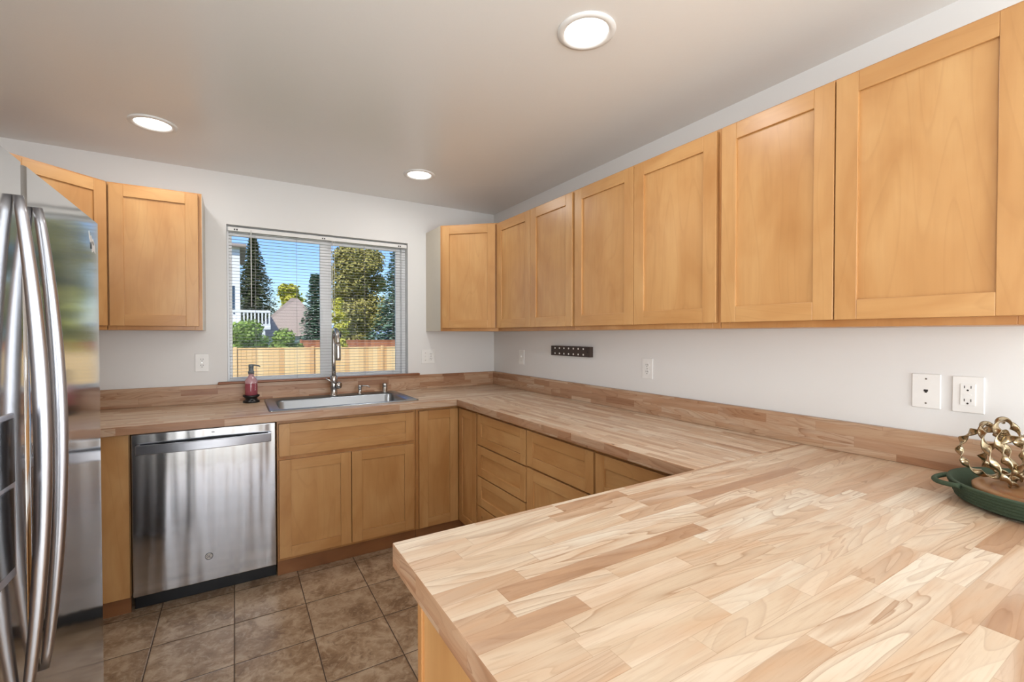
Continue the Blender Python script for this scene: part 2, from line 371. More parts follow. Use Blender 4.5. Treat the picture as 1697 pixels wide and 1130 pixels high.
    def build(s, name, m=None, parent=None, bevel=0.0, seg=2, recalc=True, loc=None, rotz=None):
        if recalc: bmesh.ops.recalc_face_normals(s.bm, faces=s.bm.faces)
        me = bpy.data.meshes.new(name); s.bm.to_mesh(me); s.bm.free()
        mats = s.slots if s.slots else [m]
        for k in mats: me.materials.append(M[k])
        o = bpy.data.objects.new(name, me); COL.objects.link(o)
        if parent: o.parent = parent
        if loc: o.location = loc
        if rotz is not None: o.rotation_euler = (0, 0, rotz)
        if bevel:
            b = o.modifiers.new('bevel', 'BEVEL'); b.width = bevel; b.segments = seg; b.limit_method = 'ANGLE'; b.angle_limit = math.radians(40)
            b.harden_normals = False
        return o
def thing(name, label, cat, loc=(0, 0, 0), rotz=0.0, group=None):
    o = bpy.data.objects.new(name, None); COL.objects.link(o); o.location = loc; o.rotation_euler = (0, 0, rotz); o.empty_display_size = 0.1
    o['label'] = label; o['category'] = cat
    if group: o['group'] = group
    return o
def tag(o, label, cat, group=None, kind=None):
    o['label'] = label; o['category'] = cat
    if group: o['group'] = group
    if kind: o['kind'] = kind
    return o
def struct(o, label=None):
    o['kind'] = 'structure'
    if label: o['label'] = label; o['category'] = o.name.split('_')[0]
    return o
def bx(*a, **k): return MB().box(*a, **k)

# ================================================================ room shell
RX = -5.6; RY = -7.5       # the dining side widens to the left behind the kitchen
struct(MB().box(RX, 0.15, RY, -3.62, FL-0.12, FL).build('floor_dining', 'carpet'))  # unseen pale floor covering, added to bounce light onto the ceiling
struct(MB().box(RX, 0.15, -3.62, 0.15, FL-0.12, FL).build('floor', 'floor'), 'brown mottled square ceramic tile floor with dark grout')
struct(MB().box(RX, 0.15, RY, 0.15, CE, CE+0.12).build('ceiling', 'ceiling'), 'greige painted ceiling with light texture')
# window wall with opening
WX0, WX1, WZ0, WZ1 = -2.045, -0.80, 1.022, 2.10
w = MB(); w.box(-3.36, WX0, 0, 0.15, FL, CE); w.box(WX1, 0.15, 0, 0.15, FL, CE); w.box(WX0, WX1, 0, 0.15, FL, WZ0); w.box(WX0, WX1, 0, 0.15, WZ1, CE)
struct(w.build('wall_back', 'wall'), 'off white wall with the window over the sink')
w = MB(); w.box(0, 0.15, -4.7, 0, FL, CE); w.box(0, 0.15, RY, -6.5, FL, CE); w.box(0, 0.15, -6.5, -4.7, FL, 0.8); w.box(0, 0.15, -6.5, -4.7, 2.1, CE)
struct(w.build('wall_right', 'wall'), 'off white wall behind the long run of upper cabinets')
struct(bx(-3.36, -3.22, -3.4, 0, FL, CE).build('wall_left', 'wall'), 'off white wall behind the refrigerator')
w = MB(); w.box(RX, -3.36, -3.4, -3.26, FL, CE)
struct(w.build('wall_dining_return', 'wall'))
w = MB(); w.box(RX-0.14, RX, -4.4, -3.26, FL, CE); w.box(RX-0.14, RX, RY, -6.4, FL, CE); w.box(RX-0.14, RX, -6.4, -4.4, FL, 0.3); w.box(RX-0.14, RX, -6.4, -4.4, 2.3, CE)
struct(w.build('wall_dining_left', 'wall'))
w = MB(); w.box(RX, -2.6, RY-0.14, RY, FL, CE); w.box(-0.5, 0.15, RY-0.14, RY, FL, CE); w.box(-2.6, -0.5, RY-0.14, RY, 2.2, CE)
struct(w.build('wall_rear', 'wall'))

# window_1: frame, sashes, glass
wf = MB()
def frame(mb, x0, x1, z0, z1, t, y0, y1):
    mb.box(x0, x1, y0, y1, z0, z0+t); mb.box(x0, x1, y0, y1, z1-t, z1); mb.box(x0, x0+t, y0, y1, z0+t, z1-t); mb.box(x1-t, x1, y0, y1, z0+t, z1-t)
win = thing('window_1', 'white vinyl sliding window above the sink looking out to the cedar fence', 'window', (WX0, 0.09, WZ0)); win['kind'] = 'structure'
def wbox(mb, x0, x1, y0, y1, z0, z1): mb.box(x0-WX0, x1-WX0, y0-0.09, y1-0.09, z0-WZ0, z1-WZ0)
f = MB()
wbox(f, WX0, WX1, 0.07, 0.14, WZ0, WZ0+0.02); wbox(f, WX0, WX1, 0.07, 0.14, WZ1-0.03, WZ1)
wbox(f, WX0, WX0+0.014, 0.07, 0.14, WZ0+0.02, WZ1-0.03); wbox(f, WX1-0.03, WX1, 0.07, 0.14, WZ0+0.02, WZ1-0.03)
f.build('window_frame', 'vinyl', win, 0.002)
for (a, b_, yy, gx0, gx1, gz0, gz1) in ((WX0+0.014, -1.40, 0.08, -2.015, -1.452, 1.066, 2.04), (-1.43, WX1-0.03, 0.105, -1.366, -0.868, 1.066, 2.045)):
    f = MB(); wbox(f, a, gx0, yy, yy+0.025, WZ0+0.02, WZ1-0.03); wbox(f, gx1, b_, yy, yy+0.025, WZ0+0.02, WZ1-0.03)
    wbox(f, gx0, gx1, yy, yy+0.025, WZ0+0.02, gz0); wbox(f, gx0, gx1, yy, yy+0.025, gz1, WZ1-0.03)
    sash = f.build('window_sash', 'vinyl', win, 0.002)
    f = MB(); wbox(f, gx0, gx1, yy+0.01, yy+0.014, gz0, gz1); f.build('window_pane', 'glass', sash)
f = MB(); wbox(f, -1.438, -1.424, 0.070, 0.082, 1.46, 1.55); wbox(f, -1.445, -1.417, 0.074, 0.08, 1.44, 1.57); f.build('sash_latch', 'vinyl', win, 0.002)
# drywall returns are the wall itself; wooden sill strip
s = MB(); s.box(-2.10, -0.712, -0.040, -0.0005, 1.0305, 1.046)
o = s.build('window_sill', 'sill', None, 0.006, 3)
tag(o, 'reddish brown rounded wooden sill strip under the white window', 'window sill')
# window frames added to go with the fill lights, seen only in reflections
for (nm, x0, x1, y0, y1, z0, z1) in (('added_window_2', -2.6, -0.5, RY-0.10, RY-0.05, FL, 2.2), ('added_window_3', 0.05, 0.10, -6.5, -4.7, 0.8, 2.1), ('added_window_4', RX-0.10, RX-0.05, -6.4, -4.4, 0.3, 2.3)):
    f = MB()
    if nm == 'added_window_2':
        frame(f, x0, x1, z0, z1, 0.06, y0, y1); f.box((x0+x1)/2-0.05, (x0+x1)/2+0.05, y0, y1, z0+0.06, z1-0.06)
    else:
        f.box(x0, x1, y0, y1, z0, z0+0.06); f.box(x0, x1, y0, y1, z1-0.06, z1); f.box(x0, x1, y0, y0+0.06, z0+0.06, z1-0.06); f.box(x0, x1, y1-0.06, y1, z0+0.06, z1-0.06); f.box(x0, x1, (y0+y1)/2-0.03, (y0+y1)/2+0.03, z0+0.06, z1-0.06)
    struct(f.build(nm, 'vinyl'))

# blind ---------------------------------------------------------------
bl = thing('window_blind', 'white horizontal mini blind with open slats hanging in the window over the sink', 'blind', (WX0+0.008, 0.03, 1.03))
BX0, BX1 = 0.0, WX1-0.006-(WX0+0.008)
bx(BX0, BX1, -0.022, 0.018, 1.030, 1.056).build('headrail', 'slat', bl, 0.002)
sl = MB(); zz = 0.032; n = 0
while zz < 1.022:
    y0, y1 = -0.010, 0.010; NS = 4; tilt = 0.02
    prev = None
    for i in range(NS+1):
        t = i/NS; y = y0+(y1-y0)*t; z = zz + 0.0008*(1-(2*t-1)**2) + (t-0.5)*0.025*tilt
        cur = [sl.bm.verts.new((BX0+0.004, y, z)), sl.bm.verts.new((BX1-0.004, y, z))]
        if prev: 
            fc = sl.bm.faces.new((prev[0], prev[1], cur[1], cur[0])); fc.smooth = True
        prev = cur
    zz += 0.0215; n += 1
o = sl.build('slats', 'slat_backlit', bl, recalc=False)
sm = o.modifiers.new('solid', 'SOLIDIFY'); sm.thickness = 0.0007
bx(BX0+0.002, BX1-0.002, -0.013, 0.013, 0.002, 0.016).build('bottom_rail', 'slat', bl, 0.003)
for xx in (0.16, 0.42, 0.665, 0.90, 1.12):
    m_ = MB(); m_.tube([(xx, -0.0145, 0.016), (xx, -0.0145, 1.03)], 0.0006, 6); m_.tube([(xx, 0.0145, 0.016), (xx, 0.0145, 1.03)], 0.0006, 6)
    m_.build('ladder_cord', 'slat_backlit', bl)
MB().tube([(0.135, -0.026, 1.045), (0.135, -0.028, 0.52)], 0.0028, 8).build('tilt_wand', 'slat', bl)
m_ = MB(); m_.tube([(0.66, -0.026, 1.03), (0.66, -0.026, 0.56)], 0.0012, 6); m_.tube([(0.675, -0.026, 1.03), (0.675, -0.026, 0.50)], 0.0012, 6)
m_.tube([(0.675, -0.026, 0.50), (0.675, -0.026, 0.465)], [0.002, 0.006], 8); m_.tube([(0.66, -0.026, 0.56), (0.66, -0.026, 0.525)], [0.002, 0.006], 8)
m_.build('lift_cord', 'slat', bl)
for xx in (0.035, 0.59, 1.16):
    m_ = MB(); m_.box(xx, xx+0.008, -0.024, -0.0215, 1.036, 1.046, 'slot'); m_.box(xx+0.014, xx+0.022, -0.024, -0.0215, 1.036, 1.046, 'slot'); m_.build('headrail_clip', None, bl)

# ================================================================ cabinets
DT = 0.020
def shaker(parent, name, x0, x1, z0, z1, rail=0.062, rotz=None, loc=None, horiz=False, yf=0.0):
    """five-piece shaker front lying on y in [yf-DT, yf]; returns frame object"""
    m = MB(); a, b_ = yf-DT, yf-0.0005
    sm_, rm = 'maple_v', 'maple_h'
    m.box(x0, x0+rail, a, b_, z0, z1, sm_); m.box(x1-rail, x1, a, b_, z0, z1, sm_)
    m.box(x0+rail, x1-rail, a, b_, z0, z0+rail, rm); m.box(x0+rail, x1-rail, a, b_, z1-rail, z1, rm)
    fr = m.build(name, None, parent, 0.0016, 2, loc=loc, rotz=rotz)
    p = MB(); p.box(x0+rail-0.004, x1-rail+0.004, a+0.009, b_-0.002, z0+rail-0.004, z1-rail+0.004, 'maple_h' if horiz else 'maple_v')
    p.build(name.split('_')[0] + '_panel', None, fr)
    return fr
def cabinet(label, cat, loc, rotz, w, d, h, fronts, z0=0.0, side='maple_box', group=None, name='base_cabinet', kick=0.0, kick_in=0.0, ff_mat='maple_box', top=True):
    """carcass behind local y=0; fronts overlay it"""
    t = thing(name, label, cat, loc, rotz, group)
    c = MB(); T = 0.016; y1 = d
    # hollow carcass: sides, bottom, top, back
    c.box(0, T, 0.019, y1, 0, h, side); c.box(w-T, w, 0.019, y1, 0, h, side); c.box(T, w-T, 0.019, y1, 0, T, side); 
    if top: c.box(T, w-T, 0.019, y1, h-T, h, side)
    c.box(T, w-T, 0.019, 0.1, h-T, h, side) if not top else None
    c.box(T, w-T, y1-0.006, y1, T, h-T, side)
    c.build('carcass', None, t)
    f = MB(); s_ = 0.036
    f.box(0, s_, 0, 0.019, 0, h, ff_mat); f.box(w-s_, w, 0, 0.019, 0, h, ff_mat); f.box(s_, w-s_, 0, 0.019, 0, s_, ff_mat); f.box(s_, w-s_, 0, 0.019, h-s_, h, ff_mat)
    for zz in fronts.get('rails', ()): f.box(s_, w-s_, 0, 0.019, zz-0.018, zz+0.018, ff_mat)
    for xx in fronts.get('stiles', ()): f.box(xx-0.02, xx+0.02, 0, 0.019, s_, h-s_, ff_mat)
    f.build('face_frame', None, t, 0.001, 1)
    for (x0, x1, a, b_) in fronts.get('doors', ()): shaker(t, 'door', x0, x1, a, b_)
    for (x0, x1, a, b_) in fronts.get('drawers', ()): shaker(t, 'drawer_front', x0, x1, a, b_, fronts.get('drail', 0.05), horiz=True)
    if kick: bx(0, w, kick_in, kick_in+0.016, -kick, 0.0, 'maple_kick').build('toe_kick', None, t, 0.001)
    return t
# --- uppers on the right wall, z 1.387..2.198, face frame plane x=-0.31
UZ0, UH = 1.387, 0.811; UD = 0.309
dz0, dz1 = 1.410-UZ0, 2.186-UZ0
units = [(-0.627, -1.531, -1.084, 'maple wall cabinet with a pair of doors, next to the angled corner cabinet'),
         (-1.533, -2.452, -1.995, 'two door maple wall cabinet, middle one of the run along the right wall'),
         (-2.455, -3.31, -2.868, 'largest looking two door maple wall cabinet on the right wall, nearest the camera')]
for (ya, yb, ym, lab) in units:
    w_ = ya-yb; mid = ya-ym
    cabinet(lab, 'wall cabinet', (-0.31, ya, UZ0), -PI/2, w_, UD, UH,
            {'doors': [(0.010, mid-0.002, dz0, dz1), (mid+0.002, w_-0.010, dz0, dz1)], 'stiles': (mid,)}, name='wall_cabinet', group='wall cabinets on the right wall')
# hanging order: far end first, doors 0.02 proud of x=-0.31
def corner_cabinet(label, pts, loc, doorspec, side_face, name='corner_wall_cabinet'):
    t = thing(name, label, 'wall cabinet', loc)
    c = MB(); P = [(x-loc[0], y-loc[1]) for x, y in pts]
    c.poly(P, 0, UH, 'maple_box')
    o = c.build('carcass', None, t)
    o.data.materials.append(M['laminate'])
    for f in o.data.polygons:
        if Vector(f.normal).dot(Vector(side_face)) > 0.95: f.material_index = 1
    (px, py), rz, L = doorspec
    f = MB(); f.box(0, L, -0.001, 0.0, 0, UH)
    return t
def diag_door(t, loc, p0, rz, L, z0, z1, rev=0.022):
    e0 = (p0[0]-loc[0], p0[1]-loc[1], 0)
    shaker(t, 'door', rev, L-rev, z0, z1, 0.06, rotz=rz, loc=e0)
a_, b_ = 0.645, 0.312
pR = [(-0.001, -0.001), (-0.001, -0.625), (-b_, -0.625), (-a_+0.0, -b_), (-a_, -0.001)]
t = corner_cabinet('angled corner wall cabinet with one maple door, to the right of the window', pR, (-0.30, -0.30, UZ0), ((-a_, -b_), -PI/4, 0.4), (-1, 0, 0))
Ld = math.hypot(a_-b_, 0.625-b_)
rzR = math.atan2(-(0.625-b_), (a_-b_))
diag_door(t, (-0.30, -0.30, UZ0), (-a_, -b_), rzR, Ld, dz0, dz1, 0.018)
LW = -3.219
pL = [(LW, -0.001), (-2.597, -0.001), (-2.597, -b_), (-2.905, -0.62), (LW, -0.62)]
t = corner_cabinet('angled corner wall cabinet with one maple door, partly hidden behind the refrigerator', [pL[0], pL[4], pL[3], pL[2], pL[1]], (-2.9, -0.30, UZ0), ((-2.905, -0.62), PI/4, 0.4), (0, -1, 0))
rzL = math.atan2(0.62-b_, 2.905-2.597); Ll = math.hypot(0.62-b_, 2.905-2.597)
diag_door(t, (-2.9, -0.30, UZ0), (-2.905, -0.62), rzL, Ll, dz0, dz1, 0.010)
# left single-door wall cabinet
t = cabinet('single door maple wall cabinet to the left of the window', 'wall cabinet', (-2.594, -0.31, UZ0), 0, 0.429, UD, UH, {'doors': [(0.010, 0.412, dz0, dz1)]}, name='wall_cabinet', group='wall cabinets beside the window')
bx(0.429, 0.4315, 0.0, UD, 0.0, UH, 'laminate').build('side_panel', None, t)

# --- base cabinets. face frame plane y=-0.655 (window run), x=-0.64 (wall run)
BZ = 0.045; BH = 0.823; FY = -0.655; FX = -0.642
def Z(z): return z-BZ
# end filler cabinet between refrigerator and dishwasher
t = thing('base_cabinet', 'narrow plain maple base end panel between the refrigerator and the dishwasher', 'base cabinet', (-3.2, FY, BZ))
bx(0, 3.2-2.455, 0.0, 0.63, 0, BH, 'maple_box').build('carcass', None, t)
bx(0.2, 3.2-2.457, -0.018, -0.0005, 0.0, BH, 'maple_v').build('front_panel', None, t, 0.001)
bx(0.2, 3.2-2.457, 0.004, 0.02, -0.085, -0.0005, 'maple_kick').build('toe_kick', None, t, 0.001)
# sink base
cabinet('wide maple sink base cabinet with false drawer front over two doors', 'base cabinet', (-1.800, FY, BZ), 0, 0.83, 0.635, BH,
        {'drawers': [(0.010, 0.812, Z(0.657), Z(0.846))], 'doors': [(0.010, 0.409, Z(0.064), Z(0.634)), (0.413, 0.812, Z(0.064), Z(0.634))], 'rails': (Z(0.645),), 'drail': 0.056}, kick=0.085, kick_in=0.008, top=False)
# corner (lazy susan) base: L-shaped
t = thing('corner_base_cabinet', 'inside corner maple base cabinet with two narrow doors meeting at a right angle', 'base cabinet', (-0.968, FY, BZ))
L_ = MB(); L_.poly([(0, 0), (0.326, 0), (0.326, -0.295), (0.960, -0.295), (0.960, 0.648), (0, 0.648)], 0, BH, 'maple_box'); L_.build('carcass', None, t)
shaker(t, 'door', 0.018, 0.303, Z(0.053), Z(0.846), 0.062)
shaker(t, 'door', 0.022, 0.285, Z(0.053), Z(0.846), 0.055, rotz=-PI/2, loc=(0.326, 0, 0))
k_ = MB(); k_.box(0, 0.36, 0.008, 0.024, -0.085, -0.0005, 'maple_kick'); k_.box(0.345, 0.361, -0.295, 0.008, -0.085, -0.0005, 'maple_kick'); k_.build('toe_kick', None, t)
# four-drawer unit, then drawer-over-door unit on the right wall
dr4 = [(0.650, 0.846), (0.450, 0.642), (0.258, 0.442), (0.064, 0.250)]
cabinet('maple base cabinet with a stack of four drawers beside the inside corner', 'base cabinet', (FX, -0.952, BZ), -PI/2, 0.588, 0.635, BH,
        {'drawers': [(0.012, 0.582, Z(a), Z(b)) for a, b in dr4], 'rails': (Z(0.646), Z(0.446), Z(0.254)), 'drail': 0.052}, kick=0.085, kick_in=0.03)
cabinet('wide maple base cabinet with two drawers above doors, running under the peninsula', 'base cabinet', (FX, -1.542, BZ), -PI/2, 1.09, 0.635, BH,
        {'drawers': [(0.006, 0.538, Z(0.655), Z(0.846)), (0.552, 1.08, Z(0.655), Z(0.846))], 'doors': [(0.006, 0.538, Z(0.064), Z(0.645)), (0.552, 1.08, Z(0.064), Z(0.645))], 'rails': (Z(0.65),), 'stiles': (0.545,), 'drail': 0.056}, kick=0.085, kick_in=0.03)
# peninsula base
t = thing('peninsula_cabinet', 'maple peninsula base with flat end panel under the big butcher block top', 'base cabinet', (-1.675, -2.70, FL))
bx(0.012, 1.67, -0.85, 0.0, 0.0, 0.895, 'maple_box').build('carcass', None, t)
bx(0.0, 0.0115, -0.83, -0.012, 0.0, 0.895, 'maple_v').build('end_panel', None, t)
bx(-0.006, 0.0115, -0.0115, 0.012, 0.0, 0.895, 'maple_box').build('corner_stile', None, t, 0.002)

# ================================================================ worktops
CB = 0.862
o = MB().grid_slab([-3.205, -1.790, -0.985, -0.003], [-0.727, -0.600, -0.170, -0.003], 0.870, CT, skip=((1, 1),), mtop='bb_back', medge='bb_edge_x', mend='bb_edge_x').build('countertop', None, None, 0.003)
tag(o, 'butcher block worktop running under the window, holding the sink', 'countertop')
o = MB().grid_slab([-0.700, -0.003], [-2.6225, -0.7275], 0.870, CT, mtop='bb_y', medge='bb_edge_x', mend='bb_edge_y').build('countertop', None, None, 0.003)
tag(o, 'butcher block worktop along the right wall between the corner and the peninsula', 'countertop')
o = MB().grid_slab([-1.714, -0.003], [-3.62, -2.623], CB, CT, mtop='bb_x', medge='bb_edge_x', mend='bb_edge_y').build('countertop', None, None, 0.003)
tag(o, 'large pale butcher block peninsula top in the foreground', 'countertop')
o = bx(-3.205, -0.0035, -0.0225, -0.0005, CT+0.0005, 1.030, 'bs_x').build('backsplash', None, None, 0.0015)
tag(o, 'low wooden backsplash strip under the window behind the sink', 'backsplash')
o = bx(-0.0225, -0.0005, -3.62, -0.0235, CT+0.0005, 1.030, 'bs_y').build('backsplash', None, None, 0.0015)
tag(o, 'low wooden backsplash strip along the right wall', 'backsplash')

# ================================================================ dishwasher
dw = thing('dishwasher', 'stainless steel dishwasher built in left of the sink cabinet', 'dishwasher', (-2.449, -0.66, FL))
DWW = 0.647
bx(0.004, DWW-0.004, 0.0, 0.6, 0.09, 0.895, 'black').build('tub', None, dw)
bx(0.004, DWW-0.004, 0.030, 0.3, 0.0, 0.089, 'black').build('toe_panel', None, dw, 0.002)
d = MB()
d.box(0.006, DWW-0.006, -0.04, -0.001, 0.090, 0.903, 'steel_dw')
dd = d.build('door', None, dw, 0.004, 3)
bx(0.010, DWW-0.010, -0.036, -0.002, 0.9035, 0.909, 'black').build('control_strip', None, dw)
# bar handle: bowed flat bar with turned-in ends
hp = []
K = 24
hm = MB(); z0, z1 = 0.806, 0.853
prev = None
for i in range(K+1):
    u = i/K; x = 0.026 + u*(DWW-0.052-0.004); bow = 0.034 + 0.022*math.sin(PI*u)
    y = -0.04 - bow; ring = [hm.bm.verts.new((x, y, z0)), hm.bm.verts.new((x, y, z1)), hm.bm.verts.new((x, y+0.014, z1)), hm.bm.verts.new((x, y+0.014, z0))]
    if prev:
        for j in range(4): hm.bm.faces.new((prev[j], prev[(j+1) % 4], ring[(j+1) % 4], ring[j]))
    else: hm.bm.faces.new(ring)
    prev = ring
hm.bm.faces.new(list(reversed(prev)))
hm.box(0.026, 0.040, -0.066, -0.0405, z0+0.002, z1-0.002); hm.box(DWW-0.044, DWW-0.030, -0.066, -0.0405, z0+0.002, z1-0.002)
hh = hm.build('handle', 'steel_handle', dd, 0.003, 2)
# round emblem with script monogram
e = MB(); e.disc((0.322, -0.0405, 0.222), 0.0185, (0, -1, 0), 28, 0.0015, 'nickel')
ringp = [(0.322+0.0172*math.cos(2*PI*i/32), -0.0425, 0.222+0.0172*math.sin(2*PI*i/32)) for i in range(32)]
e.tube(ringp, 0.0011, 6, 'slot', closed=True)
def arc(cx, cz, r, a0, a1, n=14): return [(cx+r*math.cos(math.radians(a0+(a1-a0)*i/n)), -0.0424, cz+r*math.sin(math.radians(a0+(a1-a0)*i/n))) for i in range(n+1)]
cx, cz = 0.322, 0.222
e.tube(arc(cx-0.0048, cz+0.001, 0.0058, 50, 330) + [(cx-0.001, -0.0424, cz-0.001), (cx-0.0045, -0.0424, cz-0.0005)], 0.0008, 5, 'slot')
e.tube(arc(cx+0.0048, cz+0.0032, 0.0034, 40, 250), 0.0008, 5, 'slot'); e.tube(arc(cx+0.0048, cz-0.0034, 0.0038, 110, 330), 0.0008, 5, 'slot')
for a0 in (45, 135, 225, 315):
    e.tube(arc(cx+0.0125*math.cos(math.radians(a0)), cz+0.0125*math.sin(math.radians(a0)), 0.0024, a0-120, a0+120, 8), 0.0006, 5, 'slot')
e.build('emblem', None, dd)
e = MB(); e.box(0.338, 0.352, -0.0412, -0.0402, 0.881, 0.884, 'black'); e.build('display_mark', None, dd)

# ================================================================ sink and taps
sk = thing('sink', 'single bowl stainless steel drop-in sink under the window', 'sink', (-1.385, -0.37, CT))
m_ = MB(); X0, X1, Y0, Y1 = -0.452, 0.452, -0.268, 0.310
def rr(x0, x1, y0, y1, r, z, n=6):
    out = []
    for (cx, cy, a) in ((x1-r, y1-r, 0), (x0+r, y1-r, 90), (x0+r, y0+r, 180), (x1-r, y0+r, 270)):
        for i in range(n+1):
            t_ = math.radians(a+90*i/n); out.append((cx+r*math.cos(t_), cy+r*math.sin(t_), z))
    return out
loops = [rr(X0, X1, Y0, Y1, 0.02, 0.0008), rr(X0+0.002, X1-0.002, Y0+0.002, Y1-0.002, 0.02, 0.006), rr(X0+0.012, X1-0.012, Y0+0.012, Y1-0.012, 0.02, 0.0085),
         rr(X0+0.020, X1-0.020, Y0+0.020, Y1-0.020, 0.03, 0.005),
         rr(X0+0.055, X1-0.055, Y0+0.045, Y1-0.115, 0.06, 0.0045), rr(X0+0.063, X1-0.063, Y0+0.053, Y1-0.123, 0.06, -0.004),
         rr(X0+0.072, X1-0.072, Y0+0.060, Y1-0.130, 0.055, -0.16), rr(X0+0.10, X1-0.10, Y0+0.09, Y1-0.16, 0.05, -0.185)]
R_ = [[m_.bm.verts.new(p) for p in lp] for lp in loops]
for A, B_ in zip(R_, R_[1:]):
    nn = len(A)
    for j in range(nn): m_.bm.faces.new((A[j], A[(j+1) % nn], B_[(j+1) % nn], B_[j])).smooth = True
m_.bm.faces.new(R_[-1])
m_.build('bowl', 'steel_sink', sk)
m_ = MB(); m_.lathe([(0.045, -0.1845), (0.043, -0.180), (0.030, -0.182), (0.001, -0.183)], 24, open_=True); m_.build('drain', 'nickel', sk)
TZ = CT+0.0053
fa = thing('faucet', 'tall gooseneck pull-down steel faucet standing behind the sink bowl', 'faucet', (-1.393, -0.118, TZ))
m_ = MB(); m_.lathe([(0.031, 0.0), (0.031, 0.006), (0.024, 0.010), (0.0235, 0.05), (0.026, 0.062), (0.026, 0.088), (0.022, 0.098), (0.0235, 0.105), (0.0235, 0.142), (0.018, 0.146)], 28)
m_.build('body', 'nickel', fa)
pts = [(0, 0, 0.14), (0, 0, 0.25), (0, 0, 0.37)]
R0 = 0.082
for i in range(1, 17):
    a = PI*i/16; pts.append((0.0, -(R0-R0*math.cos(a)), 0.395+R0*math.sin(a)))
pts.append((0.0, -2*R0-0.002, 0.37)); 
MB().tube(pts, 0.0135, 18).build('gooseneck', 'nickel', fa)
MB().tube([(0, -2*R0-0.002, 0.375), (0, -2*R0-0.003, 0.36), (0, -2*R0-0.005, 0.28), (0, -2*R0-0.006, 0.262)], [0.0165, 0.0175, 0.0185, 0.0160], 20).build('spray_head', 'nickel', fa)
m_ = MB()
m_.tube([(0.012, -0.01, 0.075), (0.03, -0.025, 0.075), (0.045, -0.035, 0.075)], [0.02, 0.026, 0.018], 18)
m_.tube([(0.02, -0.02, 0.085), (-0.02, -0.045, 0.105), (-0.062, -0.055, 0.132)], [0.006, 0.0055, 0.0045], 12); m_.build('lever', 'nickel', fa)
sd = thing('soap_dispenser', 'small built-in steel soap pump between the faucet and the air gap', 'soap dispenser', (-1.208, -0.112, TZ))
m_ = MB(); m_.lathe([(0.019, 0), (0.019, 0.005), (0.0125, 0.008), (0.0125, 0.045), (0.015, 0.047), (0.015, 0.064), (0.013, 0.066)], 20); m_.build('body', 'nickel', sd)
MB().tube([(0, 0, 0.058), (0.03, -0.012, 0.060), (0.055, -0.022, 0.058), (0.068, -0.027, 0.048)], [0.006, 0.005, 0.0045, 0.004], 10).build('spout', 'nickel', sd)
o = MB().lathe([(0.022, 0), (0.022, 0.004), (0.0195, 0.006), (0.0195, 0.040), (0.018, 0.042), (0.0195, 0.044), (0.0195, 0.064), (0.016, 0.069), (0.002, 0.070)], 24).build('air_gap', 'nickel', loc=(-1.022, -0.112, TZ))
tag(o, 'short round steel air gap cap at the right end of the sink deck', 'air gap')

# soap bottle on black tray
o = MB().lathe([(0.046, 0.0), (0.050, 0.004), (0.048, 0.012), (0.036, 0.018), (0.034, 0.030), (0.046, 0.038), (0.050, 0.046), (0.046, 0.050), (0.040, 0.047), (0.002, 0.046)], 32).build('soap_tray', 'black', loc=(-1.912, -0.145, CT+0.0005))
tag(o, 'black spool shaped pedestal tray holding the pink soap bottle', 'soap tray')
sb = thing('soap_bottle', 'pink glass soap bottle with grey pump standing on the black pedestal', 'soap bottle', (-1.912, -0.145, CT+0.0475))
m_ = MB(); pr = [(0.034, 0.0), (0.037, 0.004), (0.037, 0.062), (0.036, 0.078), (0.037, 0.092), (0.032, 0.106), (0.020, 0.120), (0.0155, 0.130), (0.0155, 0.142)]
m_.lathe(pr, 28, 'pink', mats=['pink', 'pink', 'pink', 'pink_pale', 'pink_pale', 'pink_pale', 'pink_pale', 'pink_pale']); m_.build('bottle', None, sb)
m_ = MB()
for k in range(5): m_.tube([(0.037*math.sin(0.55+0.02*k)*1.01, -0.037*math.cos(0.55)*1.01, 0.035+0.012*k), (0.037*math.sin(0.55)*1.01+0.004, -0.037*math.cos(0.62)*1.01, 0.040+0.012*k)], 0.0012, 6)
m_.tube([(-0.004, -0.0377, 0.03), (-0.004, -0.0377, 0.08)], 0.0016, 6); m_.tube([(-0.010, -0.0375, 0.082), (0.003, -0.0377, 0.082)], 0.0016, 6)
m_.build('bottle_print', 'white_print', sb)
m_ = MB(); m_.lathe([(0.0185, 0.1425), (0.0185, 0.158), (0.0145, 0.160), (0.0145, 0.182), (0.0155, 0.184), (0.0155, 0.200), (0.012, 0.204)], 22)
m_.tube([(0, 0, 0.198), (0.025, -0.008, 0.198), (0.045, -0.014, 0.192), (0.052, -0.016, 0.186)], [0.006, 0.0045, 0.004, 0.003], 10)
m_.build('pump', 'grey_plastic', sb)

